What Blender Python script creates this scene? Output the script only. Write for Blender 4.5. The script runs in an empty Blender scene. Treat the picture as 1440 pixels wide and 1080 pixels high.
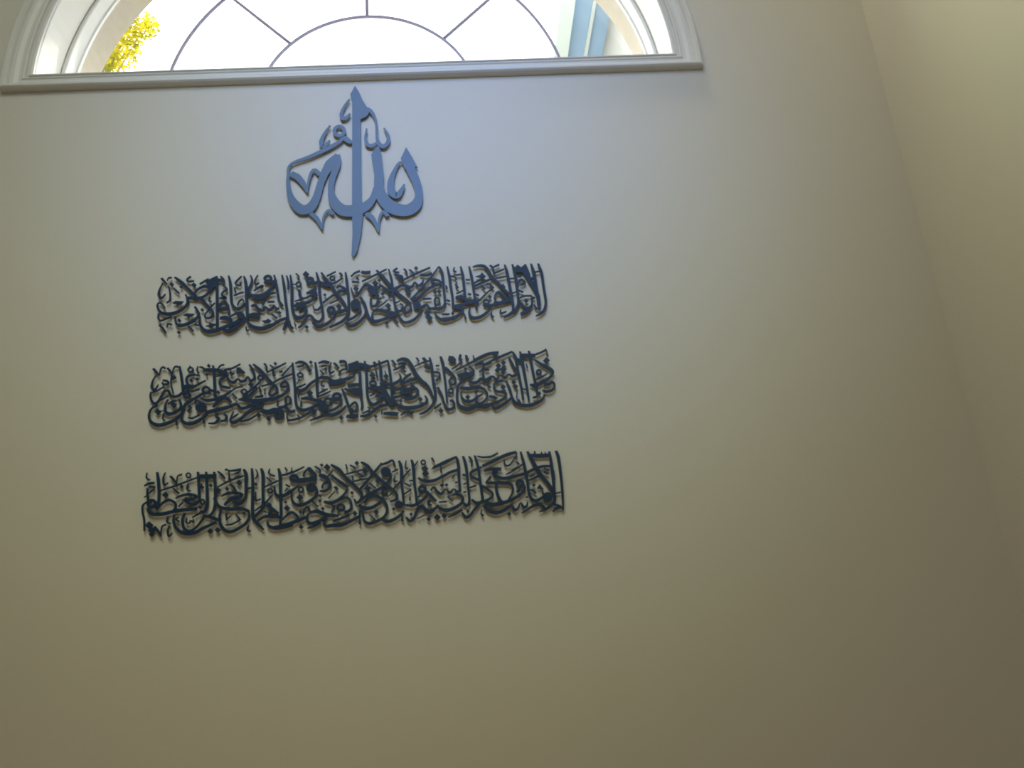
import bpy, math, random
from mathutils import Matrix, Vector

C = bpy.context.scene.collection
S = bpy.context.scene
PI = math.pi

# ---------------------------------------------------------------- camera, sky, lights, exposure
cam = bpy.data.cameras.new('camera')
cam.sensor_width = 36.0
cam.lens = 36.0 * 1110.0 / 1440.0
cam.clip_start = 0.05
co = bpy.data.objects.new('camera', cam)
C.objects.link(co)
co.matrix_world = Matrix(((0.99710, 0.05460, -0.05310, 0.0),
                          (-0.03290, -0.32040, -0.94670, -2.0),
                          (-0.06870, 0.94570, -0.31760, 1.55),
                          (0, 0, 0, 1)))
_r = co.matrix_world.to_3x3().normalized().to_quaternion().to_matrix().to_4x4()
co.matrix_world = Matrix.Translation((0.0, -2.0, 1.55)) @ _r
S.camera = co

world = bpy.data.worlds.new('overcast_sky')
S.world = world
world.use_nodes = True
bg = world.node_tree.nodes['Background']
bg.inputs['Color'].default_value = (0.97, 0.985, 1.0, 1)
bg.inputs['Strength'].default_value = 6.0

sun = bpy.data.lights.new('sun', 'SUN')
sun.energy = 5.0
sun.angle = math.radians(3)
sun.color = (1.0, 0.93, 0.78)
so = bpy.data.objects.new('sun', sun)
C.objects.link(so)
so.rotation_euler = Vector((-0.35, -0.55, -0.85)).to_track_quat('-Z', 'Y').to_euler()

def lamp(name, kind, loc, target, size, rgb, cone=0.0):
    """An area or spot lamp; rgb is its power per channel in watts."""
    p = max(max(rgb), 1e-6)
    l = bpy.data.lights.new(name, kind)
    if kind == 'AREA':
        l.shape = 'RECTANGLE'; l.size, l.size_y = size
    else:
        l.shadow_soft_size = size[0]; l.spot_size = math.radians(cone); l.spot_blend = 1.0
    l.energy = p; l.color = [c / p for c in rgb]
    o = bpy.data.objects.new(name, l); C.objects.link(o)
    o.location = loc
    o.rotation_euler = (Vector(target) - Vector(loc)).to_track_quat('-Z', 'Y').to_euler()

# unseen fill lights, added to balance the walls and imitate window glare
lamp('overhead_fill', 'AREA', (-0.75, -2.7, 4.95), (-0.35, 0.0, 2.9), (1.3, 1.0), (27.1, 28.38, 22.51))  # added soft fill from above; no window stands there
lamp('low_warm_fill', 'AREA', (-0.9, -2.4, 0.5), (-0.5, 0.0, 1.3), (1.6, 0.7), (5.5, 4.0, 2.2))  # added warm fill near the floor, without a real source
lamp('wall_pool_fill', 'SPOT', (-0.1, -3.4, 3.9), (-0.20, 0.0, 2.65), (0.35, 0), (120.17, 129.13, 46.82), 46)  # added spot, brightens the upper wall the way window glare does
lamp('right_wall_fill', 'SPOT', (0.40, -0.42, 5.2), (1.34, -0.22, 2.5), (0.2, 0), (75.0, 64.0, 42.0), 55)  # added downward fill for the right wall near the corner
lamp('upper_right_fill', 'SPOT', (0.15, -0.65, 4.4), (1.34, -0.95, 3.0), (0.08, 0), (27.41, 29.22, 0.0), 58)  # unseen spot added for the yellowish glow high on the right wall
lamp('blue_glare_fill', 'SPOT', (0.0, -3.2, 4.3), (-0.1, 0.0, 3.10), (0.6, 0), (0.0, 56.0, 313.0), 37)  # added blue spot imitating the bluish window glare around the emblem

S.view_settings.view_transform = 'Standard'
S.view_settings.look = 'None'
S.view_settings.exposure = 0.0
S.cycles.filter_width = 2.0
S.view_settings.gamma = 1.0
S.view_settings.use_curve_mapping = False

# ---------------------------------------------------------------- helpers
def mat(name, col, rough=0.6, spec=0.5, metal=0.0, bump=0.0, bscale=200.0, vary=0.0, vscale=3.0):
    m = bpy.data.materials.new(name); m.use_nodes = True
    nt = m.node_tree; b = nt.nodes['Principled BSDF']
    b.inputs['Base Color'].default_value = (*col, 1)
    b.inputs['Roughness'].default_value = rough
    b.inputs['Specular IOR Level'].default_value = spec
    b.inputs['Metallic'].default_value = metal
    tc = nt.nodes.new('ShaderNodeTexCoord')
    if vary:
        n = nt.nodes.new('ShaderNodeTexNoise'); n.inputs['Scale'].default_value = vscale
        n.inputs['Detail'].default_value = 4
        nt.links.new(tc.outputs['Object'], n.inputs['Vector'])
        r = nt.nodes.new('ShaderNodeMix'); r.data_type = 'RGBA'
        r.inputs[6].default_value = (*[c * (1 - vary) for c in col], 1)
        r.inputs[7].default_value = (*[min(1, c * (1 + vary)) for c in col], 1)
        nt.links.new(n.outputs['Fac'], r.inputs['Factor'])
        nt.links.new(r.outputs[2], b.inputs['Base Color'])
    if bump:
        n2 = nt.nodes.new('ShaderNodeTexNoise'); n2.inputs['Scale'].default_value = bscale
        n2.inputs['Detail'].default_value = 3
        nt.links.new(tc.outputs['Object'], n2.inputs['Vector'])
        bp = nt.nodes.new('ShaderNodeBump'); bp.inputs['Strength'].default_value = bump
        bp.inputs['Distance'].default_value = 0.002
        nt.links.new(n2.outputs['Fac'], bp.inputs['Height'])
        nt.links.new(bp.outputs['Normal'], b.inputs['Normal'])
    return m

def obj(name, verts, faces, m, parent=None, smooth=False, loc=None):
    me = bpy.data.meshes.new(name)
    me.from_pydata(verts, [], faces)
    me.materials.append(m)
    me.validate(); me.update()
    if smooth:
        for p in me.polygons: p.use_smooth = True
    o = bpy.data.objects.new(name, me); C.objects.link(o)
    if parent is not None: o.parent = parent
    if loc: o.location = loc
    return o

def tag(o, label=None, cat=None, group=None, kind=None):
    if label: o['label'] = label
    if cat: o['category'] = cat
    if group: o['group'] = group
    if kind: o['kind'] = kind
    return o

def empty(name, loc):
    o = bpy.data.objects.new(name, None); C.objects.link(o)
    o.location = loc; o.empty_display_size = 0.05
    return o

class MB:
    def __init__(s): s.v = []; s.f = []
    def add(s, v, f):
        n = len(s.v); s.v += v; s.f += [tuple(i + n for i in q) for q in f]
    def box(s, x0, x1, y0, y1, z0, z1):
        s.add([(x, y, z) for z in (z0, z1) for y in (y0, y1) for x in (x0, x1)],
              [(0, 2, 3, 1), (4, 5, 7, 6), (0, 1, 5, 4), (2, 6, 7, 3), (0, 4, 6, 2), (1, 3, 7, 5)])
    def cyl(s, a, b, r0, r1, n=10):
        a = Vector(a); b = Vector(b); d = (b - a).normalized()
        u = d.orthogonal().normalized(); w = d.cross(u)
        v = [tuple(p + (u * math.cos(t * 2 * PI / n) + w * math.sin(t * 2 * PI / n)) * r)
             for p, r in ((a, r0), (b, r1)) for t in range(n)]
        f = [(t, (t + 1) % n, n + (t + 1) % n, n + t) for t in range(n)]
        f += [tuple(range(n - 1, -1, -1)), tuple(range(n, 2 * n))]
        s.add(v, f)
    def build(s, name, m, parent=None, smooth=False): return obj(name, s.v, s.f, m, parent, smooth)

# ---------------------------------------------------------------- materials
M_WALL = mat('wall_paint', (0.60, 0.58, 0.54), 0.55, 0.35, bump=0.10, bscale=260, vary=0.02, vscale=1.6)
M_CEIL = mat('ceiling_paint', (0.72, 0.70, 0.66), 0.8, 0.2)
M_FLOOR = mat('wood_floor', (0.30, 0.19, 0.09), 0.4, 0.4, vary=0.25, vscale=6)
M_TRIM = mat('shaded_white_paint', (0.66, 0.66, 0.645), 0.4, 0.4)  # same white as the jamb, darker: shade put into the colour
M_JAMB = mat('daylit_white_paint', (0.84, 0.83, 0.78), 0.45, 0.4)  # paler copy of the casing's white, daylight put into the colour
M_SASH = mat('white_vinyl', (0.82, 0.82, 0.80), 0.35, 0.4)
M_REVEAL = mat('cream_stucco', (0.44, 0.39, 0.31), 0.85, 0.2, bump=0.4, bscale=120, vary=0.12, vscale=30)
M_GRILLE = mat('glare_lightened_lead', (0.40, 0.36, 0.50), 0.5, 0.4)  # bars lightened towards purple: window glare put into the colour
M_PANEL = mat('glare_navy_steel', (0.010, 0.028, 0.070), 0.5, 0.22, vary=0.06, vscale=9)  # black metal with the bluish glare put into its colour
M_EMBLEM = mat('glare_blue_steel', (0.052, 0.124, 0.250), 0.42, 0.4, vary=0.05, vscale=9)  # lighter blue copy of the plaque metal, stronger glare put into the colour
M_SPACER = mat('dark_spacer', (0.03, 0.03, 0.04), 0.5, 0.4)
M_SOFFIT = mat('blue_grey_soffit', (0.24, 0.36, 0.50), 0.7, 0.3, vary=0.10, vscale=5)
M_FASCIA = mat('white_fascia', (0.46, 0.52, 0.50), 0.6, 0.3)
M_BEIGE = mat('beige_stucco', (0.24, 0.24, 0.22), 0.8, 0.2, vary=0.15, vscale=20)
M_GROUND = mat('pale_paving', (0.45, 0.43, 0.39), 0.9, 0.1)
M_BARK = mat('bark', (0.16, 0.11, 0.07), 0.9, 0.1, bump=0.5, bscale=40, vary=0.3, vscale=12)

M_GLASS = bpy.data.materials.new('clear_glass'); M_GLASS.use_nodes = True
nt = M_GLASS.node_tree; nt.nodes.clear()
go = nt.nodes.new('ShaderNodeOutputMaterial'); gm = nt.nodes.new('ShaderNodeMixShader')
gt = nt.nodes.new('ShaderNodeBsdfTransparent'); gg = nt.nodes.new('ShaderNodeBsdfGlossy')
gt.inputs['Color'].default_value = (0.97, 0.985, 0.98, 1); gg.inputs['Roughness'].default_value = 0.03
gm.inputs[0].default_value = 0.05
nt.links.new(gt.outputs[0], gm.inputs[1]); nt.links.new(gg.outputs[0], gm.inputs[2])
nt.links.new(gm.outputs[0], go.inputs['Surface'])

M_LEAF = bpy.data.materials.new('yellow_leaf'); M_LEAF.use_nodes = True
nt = M_LEAF.node_tree; nt.nodes.clear()
lo = nt.nodes.new('ShaderNodeOutputMaterial'); lm = nt.nodes.new('ShaderNodeMixShader')
ld = nt.nodes.new('ShaderNodeBsdfDiffuse'); lt = nt.nodes.new('ShaderNodeBsdfTranslucent')
tcn = nt.nodes.new('ShaderNodeTexCoord'); nz = nt.nodes.new('ShaderNodeTexNoise'); rp = nt.nodes.new('ShaderNodeValToRGB')
nz.inputs['Scale'].default_value = 9.0
rp.color_ramp.elements[0].position = 0.35; rp.color_ramp.elements[0].color = (0.22, 0.22, 0.003, 1)
rp.color_ramp.elements[1].position = 0.62; rp.color_ramp.elements[1].color = (0.62, 0.53, 0.003, 1)
nt.links.new(tcn.outputs['Object'], nz.inputs['Vector']); nt.links.new(nz.outputs['Fac'], rp.inputs['Fac'])
nt.links.new(rp.outputs['Color'], ld.inputs['Color']); nt.links.new(rp.outputs['Color'], lt.inputs['Color'])
lm.inputs[0].default_value = 0.55
nt.links.new(ld.outputs[0], lm.inputs[1]); nt.links.new(lt.outputs[0], lm.inputs[2])
nt.links.new(lm.outputs[0], lo.inputs['Surface'])

# ---------------------------------------------------------------- room shell
XL, XR, YB, ZC = -2.6, 1.34, -4.6, 5.4
TH = 0.26                       # front wall thickness
CX, CZ = -0.284, 3.28           # centre of the half-round window
RW = 0.988                      # radius of the opening in the wall
N = 72

# front wall with the half-round opening
wb = MB()
def wall_face(y, flip):
    def q(a, b, c, d):
        pts = [(p[0], y, p[1]) for p in (a, b, c, d)]
        wb.add(pts, [(0, 1, 2, 3)] if not flip else [(3, 2, 1, 0)])
    xa, xb = XL - 0.1, XR + 0.1
    q((xa, -0.1), (xb, -0.1), (xb, CZ), (xa, CZ))
    q((xa, CZ), (CX - RW, CZ), (CX - RW, ZC + 0.1), (xa, ZC + 0.1))
    q((CX + RW, CZ), (xb, CZ), (xb, ZC + 0.1), (CX + RW, ZC + 0.1))
    for i in range(N):
        a0, a1 = PI - PI * i / N, PI - PI * (i + 1) / N
        p0 = (CX + RW * math.cos(a0), CZ + RW * math.sin(a0))
        p1 = (CX + RW * math.cos(a1), CZ + RW * math.sin(a1))
        q(p0, p1, (p1[0], ZC + 0.1), (p0[0], ZC + 0.1))
wall_face(0.0, False)
wall_face(TH, True)
arc = [(CX + RW * math.cos(PI - PI * i / N), CZ + RW * math.sin(PI - PI * i / N)) for i in range(N + 1)]
for i in range(N):
    (x0, z0), (x1, z1) = arc[i], arc[i + 1]
    wb.add([(x0, 0, z0), (x1, 0, z1), (x1, TH, z1), (x0, TH, z0)], [(3, 2, 1, 0)])
wb.add([(CX - RW, 0, CZ), (CX + RW, 0, CZ), (CX + RW, TH, CZ), (CX - RW, TH, CZ)], [(0, 1, 2, 3)])
tag(wb.build('wall_front', M_WALL), kind='structure')

def slab(name, m, *b):
    s = MB(); s.box(*b); return tag(s.build(name, m), kind='structure')
slab('wall_right', M_WALL, XR, XR + 0.15, YB, 0.0, 0.0, ZC)
slab('wall_left', M_WALL, XL - 0.15, XL, YB, 0.0, 0.0, ZC)
slab('wall_back', M_WALL, XL - 0.15, XR + 0.15, YB - 0.15, YB, 0.0, ZC)
slab('floor', M_FLOOR, XL - 0.15, XR + 0.15, YB - 0.15, 0.0, -0.1, 0.0)
slab('ceiling', M_CEIL, XL - 0.15, XR + 0.15, YB - 0.15, 0.0, ZC, ZC + 0.1)

# ---------------------------------------------------------------- half-round window
win = tag(empty('window_1', (CX, 0.0, CZ)), kind='structure')
win['label'] = 'half-round white window with leaded fan grille high on the wall'

# path round the opening: (x, z, outward dx, outward dz) seen from the window's centre
def d_path(r, k, n=N):
    p = []
    for i in range(n + 1):
        a = PI * i / n
        p.append((r * math.cos(a), r * math.sin(a), math.cos(a), math.sin(a)))
    p.append((-r, 0.0, -1.0, -k)); p.append((r, 0.0, 1.0, -k))
    return p
def sweep(name, path, prof, m, smooth=False):
    v, f = [], []; n = len(prof)
    for (x, z, dx, dz) in path:
        for (o, y) in prof: v.append((x + dx * o, y, z + dz * o))
    L = len(path)
    for i in range(L):
        j = (i + 1) % L
        for k in range(n - 1):
            f.append((i * n + k, i * n + k + 1, j * n + k + 1, j * n + k))
    return obj(name, v, f, m, win, smooth)
R0 = 0.973
casing = [(0.0, 0.004), (0.0, -0.008), (0.005, -0.012), (0.010, -0.012), (0.013, -0.007), (0.018, -0.007), (0.021, -0.012),
          (0.026, -0.013), (0.031, -0.009), (0.040, -0.009), (0.052, -0.013), (0.062, -0.014), (0.066, -0.021),
          (0.072, -0.026), (0.080, -0.026), (0.086, -0.021), (0.088, -0.012), (0.088, 0.0)]
sweep('casing', d_path(R0, 0.66), casing, M_TRIM)
# deep jamb with its board along the bottom
sweep('jamb', d_path(R0, 0.0), [(0.0, 0.0), (0.0, 0.118), (0.014, 0.118), (0.014, 0.0)], M_JAMB)
# sash frame at the back of the jamb
sash = sweep('sash_frame', d_path(0.960, -1.0), [(0.012, 0.118), (0.002, 0.118), (0.0, 0.121), (0.0, 0.166), (-0.006, 0.168), (-0.006, 0.178), (0.012, 0.178), (0.012, 0.118)], M_SASH)
# weathered reveal outside the glass
sweep('outer_reveal', d_path(0.972, 0.0), [(0.0, 0.180), (0.0, 0.30), (0.06, 0.30), (0.06, TH + 0.001), (0.014, TH + 0.001), (0.014, 0.180), (0.0, 0.180)], M_REVEAL)

def half_disc(name, r, y0, y1, m):
    v = [(r * math.cos(PI * i / N), y, r * math.sin(PI * i / N)) for y in (y0, y1) for i in range(N + 1)]
    n = N + 1
    f = [tuple(range(n)), tuple(range(2 * n - 1, n - 1, -1))]
    f += [(i, (i + 1) % n, n + (i + 1) % n, n + i) for i in range(n)]
    return obj(name, v, f, m, win)
half_disc('glass_pane', 0.955, 0.1705, 0.1745, M_GLASS)

# leaded bars: two concentric arcs and three spokes
GB = 0.0060
def bar_arc(r):
    path = []
    v, f = [], []; n = 8
    for i in range(N + 1):
        a = PI * i / N
        for k in range(n):
            t = 2 * PI * k / n
            rr = r + GB * math.cos(t)
            v.append((rr * math.cos(a), 0.184 + GB * math.sin(t), rr * math.sin(a)))
    for i in range(N):
        for k in range(n):
            f.append((i * n + k, i * n + (k + 1) % n, (i + 1) * n + (k + 1) % n, (i + 1) * n + k))
    return v, f
gr = bpy.data.objects.new('fan_grille', None); C.objects.link(gr); gr.parent = win
gr['label'] = 'dark grey lead bars in a sunburst pattern'
for r in (0.363, 0.668):
    v, f = bar_arc(r); obj('arched_bar', v, f, M_GRILLE, gr, True)
for a in (45, 90, 135):
    a = math.radians(a); m_ = MB()
    m_.cyl((0.363 * math.cos(a), 0.184, 0.363 * math.sin(a)), (0.958 * math.cos(a), 0.184, 0.958 * math.sin(a)), GB, GB, 8)
    m_.build('spoke', M_GRILLE, gr, True)

# ---------------------------------------------------------------- metal calligraphy on the wall
# x,z,width in tenths of a millimetre on each plate's own face, measured from its lower middle
EMBLEM = """P73,5762 190,5532 300,5217 400,5015 501,4851 458,4693 376,4612 229,4545 227,2986 232,1840 271,1278 218,702 105,150 9,-27 -58,8 -26,742 -37,1572 -26,2998 -16,5218 -72,5437
M338,4919,168 526,4825,123 650,4587,83 696,4300,72 702,3969,77 738,3717,109 876,3556,142 1019,3680,120 1034,3924,99 917,4200,44
M408,4210,44 369,3894,77 417,3654,120 546,3595,131 708,3694,76
M-98,5271,45 -251,5012,78 -338,4740,111 -287,4580,133 -176,4623,111 -79,4759,56
O-252,4143,110 -280,4046,110 -353,3988,109 -443,3992,109 -515,4056,110 -544,4156,110 -516,4254,110 -443,4312,110 -353,4308,110 -280,4244,110
M-273,3953,131 -153,3816,164 -23,3727,109
S-253,3904,77 -438,3746,120 -761,3547,141 -1254,3300,118 -1793,3068,75 -1863,2679,85 -1834,2222,136 -1720,1850,229 -1473,1558,311 -1223,1596,301 -1052,1902,230 -939,2350,201 -815,2716,234 -649,3039,311 -452,3333,119
S-412,3343,54 -402,3220,97 -471,2961,214 -598,2505,180 -630,2107,179 -532,1736,292 -289,1472,364 74,1455,385 366,1580,292 564,1824,199 657,2160,159
P747,3585 823,3369 838,3075 579,3028 528,3288 625,3467
S694,3375,163 682,3258,260 690,3140,291 742,2614,267 745,2155,286 857,1781,346 1120,1487,397 1483,1375,376 1755,1513,346 1877,1817,221 1840,2217,234 1690,2686,279 1584,3011,270 1554,3188,108
P1552,3501 1728,3139 1877,2782 1720,2847 1678,2802 1493,2753 1388,3120 1461,3281
M1524,2973,65 1354,2981,75 1210,2737,107 1088,2368,181 1096,2025,232 1250,1870,200 1382,2039,137 1475,2246,43
M-665,4360,44 -824,4097,88 -922,3803,131 -881,3636,141 -772,3702,109 -677,3840,44
M-1796,2757,180 -1588,2620,201 -1413,2372,158 -1297,2094,52
M-1308,2140,42 -1273,2480,74 -1189,2774,96 -1091,2839,117 -942,2659,138
M-1206,1417,124 -1046,1260,134 -938,1062,103 -865,871,41
M-870,937,31 -844,1250,62 -748,1439,83 -662,1480,93 -565,1341,114
M364,1340,135 517,1199,155 631,984,113 714,727,51
M710,793,41 729,1117,72 810,1335,94 888,1359,104 973,1210,125"""
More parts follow.
